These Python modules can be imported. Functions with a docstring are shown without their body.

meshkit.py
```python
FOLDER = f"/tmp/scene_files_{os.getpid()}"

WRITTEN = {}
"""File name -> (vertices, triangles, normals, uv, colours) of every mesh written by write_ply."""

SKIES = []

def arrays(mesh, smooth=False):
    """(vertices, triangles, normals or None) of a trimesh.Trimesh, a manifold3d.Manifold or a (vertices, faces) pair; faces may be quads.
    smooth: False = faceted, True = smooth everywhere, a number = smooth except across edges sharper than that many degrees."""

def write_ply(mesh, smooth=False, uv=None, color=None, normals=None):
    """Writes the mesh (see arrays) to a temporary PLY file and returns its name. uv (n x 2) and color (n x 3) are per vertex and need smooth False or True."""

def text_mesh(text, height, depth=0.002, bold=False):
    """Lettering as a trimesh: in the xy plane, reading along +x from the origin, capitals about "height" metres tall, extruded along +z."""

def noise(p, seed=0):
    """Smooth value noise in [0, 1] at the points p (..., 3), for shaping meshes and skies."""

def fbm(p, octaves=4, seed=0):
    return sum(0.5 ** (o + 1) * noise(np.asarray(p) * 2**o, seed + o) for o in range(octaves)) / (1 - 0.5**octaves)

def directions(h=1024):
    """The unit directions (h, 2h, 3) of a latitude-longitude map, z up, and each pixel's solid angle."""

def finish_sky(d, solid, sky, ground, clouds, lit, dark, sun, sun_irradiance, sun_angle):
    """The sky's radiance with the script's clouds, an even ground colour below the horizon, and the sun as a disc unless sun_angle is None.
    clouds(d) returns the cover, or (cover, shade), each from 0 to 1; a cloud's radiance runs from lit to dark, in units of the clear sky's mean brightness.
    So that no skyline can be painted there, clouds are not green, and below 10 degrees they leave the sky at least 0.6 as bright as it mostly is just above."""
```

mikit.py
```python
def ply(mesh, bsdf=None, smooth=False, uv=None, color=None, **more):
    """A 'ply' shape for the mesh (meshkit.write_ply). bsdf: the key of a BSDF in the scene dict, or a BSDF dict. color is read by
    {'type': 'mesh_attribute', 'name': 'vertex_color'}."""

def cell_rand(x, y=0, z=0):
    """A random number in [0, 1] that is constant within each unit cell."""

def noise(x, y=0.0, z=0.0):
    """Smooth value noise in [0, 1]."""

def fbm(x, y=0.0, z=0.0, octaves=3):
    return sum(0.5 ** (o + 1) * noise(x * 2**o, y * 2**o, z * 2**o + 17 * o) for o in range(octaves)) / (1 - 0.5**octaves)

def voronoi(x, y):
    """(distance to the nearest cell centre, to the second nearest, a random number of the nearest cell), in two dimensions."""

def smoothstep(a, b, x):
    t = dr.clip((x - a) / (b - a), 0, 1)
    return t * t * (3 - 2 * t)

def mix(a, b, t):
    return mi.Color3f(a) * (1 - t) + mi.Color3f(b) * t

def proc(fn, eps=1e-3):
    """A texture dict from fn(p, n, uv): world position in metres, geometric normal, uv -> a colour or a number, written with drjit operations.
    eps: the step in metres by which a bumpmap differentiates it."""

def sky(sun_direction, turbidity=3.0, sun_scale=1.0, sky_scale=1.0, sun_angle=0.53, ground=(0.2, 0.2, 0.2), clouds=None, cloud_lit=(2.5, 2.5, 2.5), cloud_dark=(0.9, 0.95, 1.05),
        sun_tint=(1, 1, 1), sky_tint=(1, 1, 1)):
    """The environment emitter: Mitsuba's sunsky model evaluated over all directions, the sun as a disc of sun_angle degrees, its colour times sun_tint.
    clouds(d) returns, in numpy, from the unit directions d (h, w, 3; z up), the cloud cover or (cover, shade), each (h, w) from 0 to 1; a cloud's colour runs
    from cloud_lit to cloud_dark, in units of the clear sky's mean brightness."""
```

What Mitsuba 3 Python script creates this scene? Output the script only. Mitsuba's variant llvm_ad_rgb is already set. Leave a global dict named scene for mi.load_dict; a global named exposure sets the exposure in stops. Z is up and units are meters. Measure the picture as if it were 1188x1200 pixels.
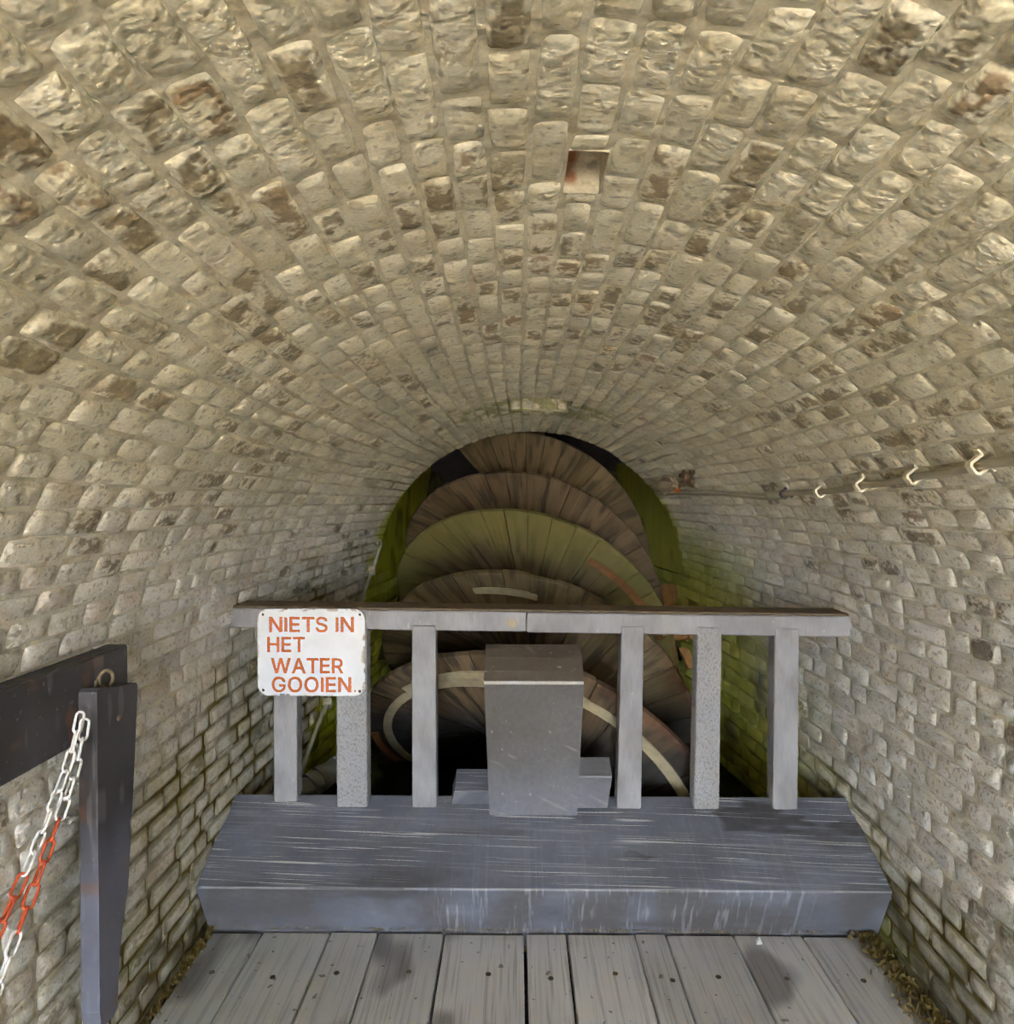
import math, random
import numpy as np, trimesh, drjit as dr, mitsuba as mi, mikit, meshkit
from mikit import noise, fbm, smoothstep, mix, cell_rand, proc
from shapely.geometry import Polygon, box as sbox
from shapely import affinity

# ------------------------------------------------------------------ camera, sky, sun, exposure
T = mi.ScalarTransform4f
F_PX = 860.0
_pd, _yl = math.atan(20 / F_PX), math.atan(11 / F_PX)
FWD = np.array([-math.sin(_yl) * math.cos(_pd), math.cos(_yl) * math.cos(_pd), -math.sin(_pd)])
EYE = np.array([0.0, 0.0, 1.5])
scene, labels = {}, {}
scene['camera'] = {'type': 'perspective', 'fov': 2 * math.degrees(math.atan(594 / F_PX)), 'fov_axis': 'x', 'near_clip': 0.05, 'far_clip': 200.0,
                   'to_world': T().look_at(origin=EYE.tolist(), target=(EYE + FWD).tolist(), up=[0, 0, 1])}


def cloud_cover(d):
    n = meshkit.fbm(d * np.array([2.5, 2.5, 5.0]) + 3.1, 4, 7)
    c = np.clip((n - 0.36) / 0.25, 0, 1)
    return 0.85 * c, np.clip((n - 0.5) * 2.0, 0, 1) * 0.5


scene['sky'] = mikit.sky((0.80, -0.06, 0.60), turbidity=4.0, sun_scale=0.45, sky_scale=1.0, ground=(0.3, 0.27, 0.22), clouds=cloud_cover,
                         cloud_lit=(1.5, 1.5, 1.52), cloud_dark=(0.9, 0.93, 1.0), sun_tint=(1.0, 0.98, 0.93))
exposure = 8.4

R = np.random.default_rng(11)
random.seed(5)


def lin(r, g, b):
    c = np.array([r, g, b]) / 255.0
    return [float(x) for x in np.where(c < 0.04045, c / 12.92, ((c + 0.055) / 1.055) ** 2.4)]


def put(key, mesh, bsdf, smooth=False, label=None, cat=None, group=None, kind=None, uv=None):
    """Adds one mesh under its own key (numbered if taken) and its text."""
    k, i = key, 0
    while k in scene or k in labels:
        i += 1
        k = f'{key}_{i:03d}'
    scene[k] = mikit.ply(mesh, bsdf, smooth=smooth, uv=uv)
    say(k, label, cat, group, kind)
    return k


def say(k, label=None, cat=None, group=None, kind=None):
    d = {a: b for a, b in (('label', label), ('category', cat), ('group', group), ('kind', kind)) if b}
    if d:
        labels[k] = d


def thing(key, label, cat, group=None):
    k, i = key, 0
    while k in labels:
        i += 1
        k = f'{key}_{i:03d}'
    say(k, label, cat, group)
    return k


# ------------------------------------------------------------------ mesh helpers
def rbox(lo, hi, b=0.004):
    """Box with chamfered edges (hull of inset corners)."""
    lo, hi = np.array(lo, float), np.array(hi, float)
    p = []
    for i in range(8):
        s = np.array([(i >> k) & 1 for k in range(3)])
        c = np.where(s, hi, lo)
        for k in range(3):
            q = c - np.where(s, 1, -1) * b
            q[k] = c[k]
            p.append(q)
    return trimesh.convex.convex_hull(np.array(p))


def hexa(c8, b=0.004):
    """Chamfered hull of eight corner points (near-box)."""
    c8 = np.array(c8, float)
    m = c8.mean(0)
    p = []
    for c in c8:
        d = np.linalg.norm(c8 - c, axis=1)
        nb = c8[np.argsort(d)[1:4]]
        e = [(n - c) / np.linalg.norm(n - c) * b for n in nb]
        for k in range(3):
            p.append(c + e[k] + e[(k + 1) % 3])
    return trimesh.convex.convex_hull(np.array(p))


def tube(pts, r, sides=10, closed=False):
    pts = np.array(pts, float)
    n = len(pts)
    if closed:
        t = np.roll(pts, -1, 0) - np.roll(pts, 1, 0)
    else:
        t = np.gradient(pts, axis=0)
    t /= np.linalg.norm(t, axis=1, keepdims=True)
    up = np.array([0, 0, 1.0]) if abs(t[0][2]) < 0.9 else np.array([1.0, 0, 0])
    a = np.cross(t[0], up)
    a /= np.linalg.norm(a)
    fr = []
    for i in range(n):
        a = a - t[i] * (a @ t[i])
        a /= np.linalg.norm(a)
        fr.append((a, np.cross(t[i], a)))
    rr = np.broadcast_to(r, (n,))
    ang = np.arange(sides) * 2 * np.pi / sides
    v = np.array([pts[i] + rr[i] * (np.cos(x) * fr[i][0] + np.sin(x) * fr[i][1]) for i in range(n) for x in ang])
    f = []
    for i in range(n if closed else n - 1):
        j = (i + 1) % n
        for k in range(sides):
            l = (k + 1) % sides
            f += [[i * sides + k, i * sides + l, j * sides + l], [i * sides + k, j * sides + l, j * sides + k]]
    if not closed:
        v = np.vstack([v, pts[0], pts[-1]])
        for k in range(sides):
            l = (k + 1) % sides
            f += [[n * sides, l, k], [n * sides + 1, (n - 1) * sides + k, (n - 1) * sides + l]]
    m = trimesh.Trimesh(v, np.array(f), process=False)
    return m


def smooth_path(pts, n=60):
    from scipy.interpolate import CubicSpline
    pts = np.array(pts, float)
    s = np.r_[0, np.cumsum(np.linalg.norm(np.diff(pts, axis=0), axis=1))]
    return CubicSpline(s, pts)(np.linspace(0, s[-1], n))


def extrude_x(poly, x0, x1):
    """Polygon given in (y, z), extruded from x0 to x1."""
    m = trimesh.creation.extrude_polygon(Polygon(poly) if not hasattr(poly, 'area') else poly, x1 - x0, engine='earcut')
    v = m.vertices
    m.vertices = np.stack([v[:, 2] + x0, v[:, 0], v[:, 1]], 1)
    return m


def extrude_y(poly, y0, y1):
    """Polygon given in (x, z), extruded from y0 to y1 (front face at y0)."""
    m = trimesh.creation.extrude_polygon(poly, y1 - y0, engine='earcut')
    v = m.vertices
    m.vertices = np.stack([v[:, 0], y1 - v[:, 2], v[:, 1]], 1)
    return m


def sm(a, b, x):
    t = np.clip((np.asarray(x, float) - a) / (b - a), 0, 1)
    return t * t * (3 - 2 * t)


# ------------------------------------------------------------------ materials
def V(c):
    return mi.Color3f(*[float(x) for x in c])


def moss_left(p):
    """algae on the left wall: beyond the line that climbs with the screw"""
    return dr.maximum(far_algae(p), smoothstep(-0.10, 0.14, p.y - (3.02 + 1.366 * p.z) + (fbm(p.x * 9, p.y * 9, p.z * 9, 2) - 0.5) * 0.35)) * smoothstep(0, -0.1, p.x)


def far_algae(p):
    return smoothstep(4.42, 4.62, p.y + 0.2 * (fbm(p.x * 7, p.y * 7, p.z * 7, 2) - 0.5)) * smoothstep(1.66, 1.45, p.z - (p.y - 4.6))


def moss_right(p):
    n = fbm(p.x * 5, p.y * 5, p.z * 5, 2) - 0.5
    near = smoothstep(2.15, 3.15, p.y - p.z + 0.5 * n) * smoothstep(1.5, 1.0, p.z)
    return dr.maximum(near, far_algae(p)) * smoothstep(0.1, 0.3, p.x)


def algae(p):
    streak = fbm(p.x * 14, p.y * 14, p.z * 3, 2)
    c = mix(V(lin(160, 170, 14)), V(lin(190, 192, 66)), streak)
    c = mix(c, V(lin(58, 66, 14)), smoothstep(0.58, 0.8, fbm(p.x * 6, p.y * 6, p.z * 4 + 9, 2)) * 0.6)
    return c, dr.clip(moss_left(p) * 0.96 + moss_right(p) * 0.88, 0, 1)


def joint_moss(p):
    """dark moss that sits in the damp joints low on the walls"""
    n = fbm(p.x * 5, p.y * 5, p.z * 5 + 4, 2)
    left = smoothstep(1.02, 0.50, p.z + (n - 0.5) * 1.1 - 0.10 * (p.y - 2.2)) * smoothstep(1.2, 2.0, p.y) * smoothstep(0.0, -0.2, p.x)
    right = smoothstep(0.55, 0.05, p.z + (n - 0.5) * 1.0) * smoothstep(0.0, 0.2, p.x)
    return dr.clip(left + right, 0, 1)


def ceiling_mask(p):
    return smoothstep(1.1, 1.75, p.z)


def mortar_color(p, n, uv):
    n1, n2 = fbm(p.x * 7, p.y * 7, p.z * 7, 2), fbm(p.x * 45, p.y * 45, p.z * 45, 2)
    c = mix(V(lin(192, 182, 155)), V(lin(216, 207, 182)), n1)
    c = mix(c, V(lin(212, 209, 201)), (1 - ceiling_mask(p)) * 0.85)
    c = mix(c, V(lin(140, 126, 98)), smoothstep(0.52, 0.72, n2) * 0.4)
    # rust round the socket of the missing brick
    hx, hy = (p.x - 0.135) / 0.10, (p.y - 1.29) / 0.13
    rust = smoothstep(1.0, 0.35, hx * hx + hy * hy) * smoothstep(2.062, 2.085, p.z)
    c = mix(c, V(lin(150, 84, 30)), rust * smoothstep(0.020, 0.034, dr.abs(p.x - 0.135) + 0.016 * (fbm(p.x * 60, p.y * 25, p.z * 40, 2) - 0.5)) * smoothstep(0.1, 0.03, dr.abs(p.x - 0.135)) * 0.9)
    # green damp round the slot near the arch end
    sx, sy = (p.x - 0.1) / 0.42, (p.y - 3.72) / 0.30
    c = mix(c, V(lin(120, 122, 40)), smoothstep(1.0, 0.4, sx * sx + sy * sy) * smoothstep(1.80, 1.88, p.z) * smoothstep(0.35, 0.55, n1) * 0.8)
    jm = joint_moss(p) * smoothstep(0.28, 0.42, fbm(p.x * 16, p.y * 16, p.z * 16 + 2, 2))
    c = mix(c, mix(V(lin(112, 98, 36)), V(lin(66, 50, 26)), n2), jm * 0.97)
    c = c * (0.84 + 0.32 * fbm(p.x * 230, p.y * 230, p.z * 230, 2))
    ac, am = algae(p)
    c = mix(c, ac * 0.85, am)
    return c


def brick_color(p, n, uv):
    bid = dr.floor(uv.x)
    a, b = uv.x - bid, uv.y
    r1, r2, r3 = cell_rand(bid, 1), cell_rand(bid, 2), cell_rand(bid, 3)
    n1, n2 = fbm(p.x * 20, p.y * 20, p.z * 20, 2), fbm(p.x * 70, p.y * 70, p.z * 70, 2)
    cm = ceiling_mask(p)
    white = mix(V(lin(230, 228, 224)), V(lin(224, 216, 191)), cm)
    white = white * (0.86 + 0.2 * r1)
    c = mix(white, white * V([0.82, 0.80, 0.73]), smoothstep(0.42, 0.68, n1) * 0.7)
    c = mix(c, V(lin(204, 188, 176)), smoothstep(0.78, 0.92, r3) * (1 - cm) * 0.4)
    c = mix(c, V(lin(150, 138, 110)), smoothstep(0.60, 0.74, n2) * 0.45)
    # bare brick where the limewash has flaked off inside a brick's face
    bare_zone = 0.08 + 0.22 * cm * smoothstep(3.1, 2.0, p.y) + 0.12 * smoothstep(0.5, 0.7, fbm(p.x * 1.3, p.y * 1.3, p.z * 1.3, 2))
    bare = smoothstep(bare_zone, bare_zone - 0.05, r2)
    inner = smoothstep(-0.02, 0.14, dr.minimum(dr.minimum(a, 1 - a), dr.minimum(b, 1 - b)) + (n1 - 0.5) * 0.55 + (n2 - 0.5) * 0.2)
    patch = bare * inner * smoothstep(0.44, 0.60, 0.6 * fbm(p.x * 24, p.y * 24, p.z * 24 + 7, 2) + 0.4 * fbm(p.x * 95, p.y * 95, p.z * 95, 2) + 0.10 * r3)
    bc = mix(V(lin(156, 140, 106)), V(lin(122, 110, 86)), n2)
    bc = mix(bc, V(lin(166, 130, 96)), smoothstep(0.80, 0.95, r1) * 0.45)
    bc = mix(bc, V(lin(112, 108, 104)), (1 - cm) * 0.6)
    c = mix(c, bc, patch * 0.85)
    # fine dark pits
    c = mix(c, V(lin(110, 94, 70)), smoothstep(0.66, 0.8, fbm(p.x * 60, p.y * 110, p.z * 60 + 3, 2)) * 0.5)
    # low, damp, mossy
    jm = joint_moss(p)
    edge = smoothstep(0.20, 0.03, dr.minimum(dr.minimum(a * 1.6, (1 - a) * 1.6), dr.minimum(b, 1 - b)) + (n1 - 0.5) * 0.2)
    c = mix(c, V(lin(106, 94, 38)), jm * edge * 0.9)
    c = mix(c, mix(V(lin(214, 212, 192)), V(lin(160, 160, 116)), smoothstep(0.4, 0.65, n1)), jm * 0.4)
    low = smoothstep(0.34, 0.06, p.z + (fbm(p.x * 6, p.y * 6, p.z * 6, 2) - 0.5) * 0.5) * smoothstep(1.6, 2.3, p.y)
    c = mix(c, mix(V(lin(92, 84, 48)), V(lin(58, 46, 30)), smoothstep(0.4, 0.6, n1)), low * 0.85)
    sx, sy = (p.x - 0.1) / 0.50, (p.y - 3.72) / 0.34
    c = mix(c, V(lin(130, 132, 50)), smoothstep(1.0, 0.4, sx * sx + sy * sy) * smoothstep(1.80, 1.88, p.z) * smoothstep(0.40, 0.6, n1) * 0.6)
    g = fbm(p.x * 210, p.y * 210, p.z * 210, 2)
    c = c * (0.80 + 0.40 * g)
    ac, am = algae(p)
    return mix(c, ac, am * (0.9 + 0.1 * r1))


def rough_height(p, n, uv):
    return fbm(p.x * 46, p.y * 46, p.z * 46, 3) + 0.7 * fbm(p.x * 120, p.y * 120, p.z * 120, 2)


def bumped(color, height, scale, rough=None, spec=0.3, eps=1e-3):
    col = proc(color) if callable(color) else {'type': 'rgb', 'value': color}
    base = {'type': 'diffuse', 'reflectance': col} if rough is None else {'type': 'principled', 'base_color': col, 'roughness': rough, 'specular': spec}
    inner = {'type': 'bumpmap', 'h': proc(height, eps), 'scale': scale, 'bsdf': base} if height else base
    return {'type': 'twosided', 'bsdf': inner}


scene['mortar'] = bumped(mortar_color, rough_height, 0.006)
scene['brick'] = bumped(brick_color, rough_height, 0.008)


# sill: slate blue-grey paint, scratched along its length
A_S = math.radians(26.5)
TS, NS, S0 = np.array([0, math.cos(A_S), math.sin(A_S)]), np.array([0, -math.sin(A_S), math.cos(A_S)]), np.array([0, 2.40, 0.193])


def sill_color(p, n, uv):
    t = (p.y - 2.40) * float(TS[1]) + (p.z - 0.193) * float(TS[2])
    h = (p.y - 2.40) * float(NS[1]) + (p.z - 0.193) * float(NS[2])
    top = smoothstep(-0.004, 0.002, h)
    n1, n2 = fbm(p.x * 4, t * 9, h * 9), fbm(p.x * 60, t * 60, h * 60)
    c = mix(V(lin(80, 82, 90)), V(lin(113, 116, 127)), n1)
    c = mix(c, V(lin(70, 66, 64)), smoothstep(0.50, 0.80, fbm(p.x * 2.5 + 5, t * 9, h * 12, 4)) * 0.6)
    q = t + p.x * 0.035 + 0.012 * noise(p.x * 1.7, 3)
    scr = smoothstep(0.76, 0.86, noise(p.x * 2.6, q * 240, 1)) * smoothstep(0.3, 0.6, noise(p.x * 7, q * 60, 8))
    fine = smoothstep(0.70, 0.9, noise(p.x * 5, q * 260, 4)) * 0.45
    c = mix(c, V(lin(186, 184, 182)), dr.clip(scr * 0.75 + fine * 0.5, 0, 1) * top)
    c = mix(c, V(lin(84, 80, 78)), (1 - top) * smoothstep(0.25, 0.65, fbm(p.x * 7, h * 5, 4)) * 0.75)  # front face toned down against the light it catches: shade put into the colour
    vert = smoothstep(0.55, 0.9, fbm(p.x * 90, h * 9, 2)) * (1 - top) * smoothstep(0.35, 0.6, noise(p.x * 1.6, 7))
    c = mix(c, V(lin(170, 170, 180)), vert * 0.4)
    blk = smoothstep(0.62, 0.74, fbm(p.x * 5, t * 16 + 2, 5)) * smoothstep(0.3, 0.5, p.x) * top
    c = mix(c, V(lin(52, 46, 42)), blk * 0.7)
    arris = smoothstep(0.006, 0.0, dr.abs(t)) * smoothstep(-0.006, 0.0, h)
    c = mix(c, V(lin(190, 188, 188)), arris * smoothstep(0.35, 0.55, noise(p.x * 12, 2)) * 0.6)
    return c * (0.9 + 0.2 * n2)


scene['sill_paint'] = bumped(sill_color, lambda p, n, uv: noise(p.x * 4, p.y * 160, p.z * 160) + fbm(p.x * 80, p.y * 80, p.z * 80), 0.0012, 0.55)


def grey_paint(base, dark, seed):
    def fn(p, n, uv):
        n1, n2 = fbm(p.x * 9 + seed, p.y * 9, p.z * 5), fbm(p.x * 130, p.y * 130, p.z * 26)
        c = mix(V(dark), V(base), smoothstep(0.3, 0.7, n1))
        c = c * (0.88 + 0.24 * n2)
        return mix(c, V(lin(190, 188, 186)), smoothstep(0.74, 0.84, fbm(p.x * 70, p.y * 70, p.z * 30 + seed)) * 0.4)
    return fn


scene['rail_paint'] = bumped(grey_paint(lin(143, 142, 145), lin(126, 124, 126), 1), lambda p, n, uv: fbm(p.x * 200, p.y * 200, p.z * 40), 0.0012, 0.5)
scene['cracked_paint'] = bumped(lambda p, n, uv: mix(V(lin(152, 151, 153)), V(lin(112, 108, 106)), smoothstep(0.45, 0.7, fbm(p.x * 230, p.y * 230, p.z * 120, 3)) * 0.55), lambda p, n, uv: fbm(p.x * 170, p.y * 170, p.z * 90, 3), 0.010, 0.45)


def block_color(p, n, uv):
    n1, n2 = fbm(p.x * 6, p.y * 6, p.z * 4), fbm(p.x * 90, p.y * 90, p.z * 40)
    c = mix(V(lin(82, 78, 74)), V(lin(112, 110, 110)), n1)
    c = mix(c, V(lin(124, 126, 136)), smoothstep(0.62, 0.40, p.z) * 0.6)
    hh = (p.y - 2.40) * float(NS[1]) + (p.z - 0.193) * float(NS[2])
    tt = (p.y - 2.40) * float(TS[1]) + (p.z - 0.193) * float(TS[2])
    c = mix(c, V(lin(84, 74, 64)), smoothstep(0.622, 0.632, hh) * 0.8)
    c = mix(c, V(lin(200, 196, 190)), smoothstep(0.007, 0.002, dr.abs(hh - 0.624)) * smoothstep(0.306, 0.300, tt) * 0.5)
    c = c * (0.86 + 0.28 * n2)
    # thin scratches and pale scuffs
    s = smoothstep(0.78, 0.9, noise(p.x * 30 + p.z * 50, p.x * 7 - p.z * 8 + p.y * 9, 3)) * smoothstep(0.45, 0.6, n1)
    c = mix(c, V(lin(150, 146, 140)), s * 0.35)
    return mix(c, V(lin(182, 182, 188)), smoothstep(0.74, 0.86, fbm(p.x * 60, p.y * 60, p.z * 26 + 4)) * 0.3)


scene['block_paint'] = bumped(block_color, lambda p, n, uv: fbm(p.x * 150, p.y * 150, p.z * 60), 0.0012, 0.42)


def tar_color(p, n, uv):
    n1, n2 = fbm(p.x * 8, p.y * 8, p.z * 4), fbm(p.x * 120, p.y * 120, p.z * 60)
    c = mix(V(lin(46, 44, 44)), V(lin(78, 76, 80)), n1)
    c = mix(c, V(lin(104, 106, 120)), smoothstep(0.78, 0.60, p.z + (n1 - 0.5) * 0.3) * 0.75)
    c = mix(c, V(lin(120, 78, 44)), smoothstep(0.64, 0.76, fbm(p.x * 11, p.y * 16, p.z * 10 + 2)) * 0.45)
    c = mix(c, V(lin(150, 150, 158)), smoothstep(0.74, 0.86, noise(p.x * 140, p.y * 40, p.z * 9)) * 0.15 + smoothstep(0.74, 0.86, n2) * 0.25)
    return c


scene['tarred_wood'] = bumped(tar_color, lambda p, n, uv: fbm(p.x * 110, p.y * 110, p.z * 30), 0.0014, 0.5)


def deck_color(p, n, uv):
    pid = dr.floor(uv.x)
    r1, r2 = cell_rand(pid, 5), cell_rand(pid, 6)
    grain = noise(p.x * 170 + pid * 7, p.y * 4, 1) * 0.6 + noise(p.x * 420, p.y * 9, 2) * 0.4
    n1 = fbm(p.x * 3 + pid * 3, p.y * 2, 0)
    c = mix(V(lin(182, 179, 178)), V(lin(206, 203, 200)), n1)
    c = c * (0.84 + 0.2 * r1)
    c = mix(c, V(lin(96, 92, 90)), smoothstep(0.45, 0.85, grain) * 0.38)
    c = mix(c, V(lin(132, 138, 118)), smoothstep(-0.3, -1.0, p.x) * 0.4)
    c = mix(c, V(lin(176, 170, 162)), smoothstep(2.38, 2.48, p.y + 0.05 * (n1 - 0.5)) * 0.4)
    c = mix(c, V(lin(70, 60, 56)), smoothstep(0.62, 0.76, fbm(p.x * 5 + pid, p.y * 2.2, 6)) * 0.6)
    return mix(c, V(lin(52, 46, 42)), smoothstep(0.80, 0.85, fbm(p.x * 40, p.y * 40, 2)) * 0.6)


scene['deck_wood'] = bumped(deck_color, lambda p, n, uv: noise(p.x * 170, p.y * 4, 1) + 0.6 * fbm(p.x * 90, p.y * 20, 0), 0.0013, 0.7)


def screw_wood(green):
    def fn(p, n, uv):
        pid = dr.floor(uv.x)
        a, rr = uv.x - pid, uv.y            # across the plank, distance from the shaft's axis
        r1, r2 = cell_rand(pid, 8), cell_rand(pid, 9)
        grain = noise(a * 16 + pid * 31, rr * 5, 1)
        c = mix(V(lin(84, 68, 50)), V(lin(110, 92, 70)), r1 * 0.6 + grain * 0.4)
        c = mix(c, V(lin(50, 46, 43)), smoothstep(0.45, 0.75, fbm(a * 3 + pid * 3, rr * 6, 3)) * 0.75)
        c = mix(c, V(lin(126, 100, 68)), smoothstep(0.80, 0.92, noise(a * 26 + pid * 11, rr * 3, 2)) * 0.5)
        g = green * smoothstep(0.40, 0.78, rr + (fbm(p.x * 5, p.y * 5, p.z * 5, 2) - 0.5) * 0.4)
        c = mix(c, V(lin(118, 114, 62)), g * 0.75)
        # reddish rim low on the right; wood turns near-black towards the bottom
        c = mix(c, V(lin(104, 60, 42)), smoothstep(0.782, 0.80, rr) * smoothstep(0.9, 0.6, p.z) * smoothstep(0.0, 0.3, p.x) * 0.45)
        low_dark = smoothstep(0.64, 0.40, p.z + (fbm(p.x * 12, p.y * 12, 1) - 0.5) * 0.06)
        return mix(c, V(lin(34, 35, 36)), low_dark * 0.9)
    return fn


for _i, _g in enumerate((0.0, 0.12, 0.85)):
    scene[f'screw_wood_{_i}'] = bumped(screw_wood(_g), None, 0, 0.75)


def plain(col, var=0.2, freq=30, rough=0.6, metallic=0.0):
    c0 = np.array(col)

    def fn(p, n, uv):
        return V(c0) * (1 - var + 2 * var * fbm(p.x * freq, p.y * freq, p.z * freq))
    return {'type': 'twosided', 'bsdf': {'type': 'principled', 'base_color': proc(fn), 'roughness': rough, 'metallic': metallic, 'specular': 0.4}}


scene['iron_strip_mat'] = plain(lin(160, 148, 120), 0.25, 40, 0.6)
scene['rusty_iron'] = plain(lin(122, 84, 54), 0.35, 40, 0.8)
scene['dark_iron'] = plain(lin(70, 62, 56), 0.3, 60, 0.5)
scene['brown_wood'] = plain(lin(96, 82, 66), 0.35, 60, 0.7)
scene['split_wood'] = plain(lin(178, 132, 84), 0.35, 50, 0.7)
scene['plastic_white'] = {'type': 'plastic', 'diffuse_reflectance': {'type': 'rgb', 'value': lin(222, 220, 220)}}
scene['plastic_red'] = {'type': 'plastic', 'diffuse_reflectance': {'type': 'rgb', 'value': lin(192, 84, 52)}}
scene['pipe_grey'] = plain(lin(160, 164, 158), 0.15, 20, 0.5)
scene['conduit_mat'] = plain(lin(176, 174, 150), 0.12, 30, 0.5)
scene['cable_mat'] = plain(lin(166, 156, 134), 0.14, 40, 0.55)
scene['clip_mat'] = plain(lin(216, 208, 184), 0.06, 40, 0.5)
scene['fibre'] = plain(lin(156, 144, 120), 0.4, 60, 0.9)
scene['fibre_dark'] = plain(lin(104, 84, 62), 0.4, 60, 0.9)
scene['orange_scrap'] = plain(lin(206, 118, 62), 0.15, 40, 0.7)
scene['rope_mat'] = plain(lin(112, 100, 80), 0.3, 200, 0.9)
scene['moss_mat'] = plain(lin(108, 92, 50), 0.5, 40, 0.95)
scene['dark_timber'] = plain(lin(34, 34, 38), 0.3, 8, 0.9)
scene['trough_mat'] = plain(lin(62, 64, 40), 0.4, 14, 0.9)
scene['letter_orange'] = plain(lin(182, 94, 50), 0.06, 60, 0.5)
scene['paper'] = plain(lin(226, 224, 220), 0.05, 60, 0.8)


def plate_color(p, n, uv):
    c = V(lin(208, 209, 213)) * (0.94 + 0.1 * fbm(p.x * 25, p.z * 25))
    e = dr.maximum(dr.abs(p.x + 0.758) / 0.1975, dr.abs(p.z - 0.918) / 0.160)
    return mix(c, V(lin(150, 130, 104)), smoothstep(0.93, 1.0, e) * smoothstep(0.56, 0.64, fbm(p.x * 45, p.z * 45, 3)) * 0.8)


scene['plate'] = {'type': 'twosided', 'bsdf': {'type': 'principled', 'base_color': proc(plate_color), 'roughness': 0.4}}


def ground_color(p, n, uv):
    return mix(V(lin(186, 184, 176)), V(lin(204, 202, 194)), fbm(p.x * 3, p.y * 3)) * (0.85 + 0.3 * fbm(p.x * 30, p.y * 30))


scene['paving'] = {'type': 'diffuse', 'reflectance': proc(ground_color)}
scene['facade_brick'] = {'type': 'twosided', 'bsdf': {'type': 'diffuse', 'reflectance': {'type': 'rgb', 'value': lin(150, 120, 96)}}}
scene['water_mat'] = {'type': 'twosided', 'bsdf': {'type': 'bumpmap', 'h': proc(lambda p, n, uv: fbm(p.x * 5, p.y * 5, 0)), 'scale': 0.01,
                      'bsdf': {'type': 'principled', 'base_color': {'type': 'rgb', 'value': [0.006, 0.008, 0.008]}, 'roughness': 0.08, 'specular': 0.5}}}

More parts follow.
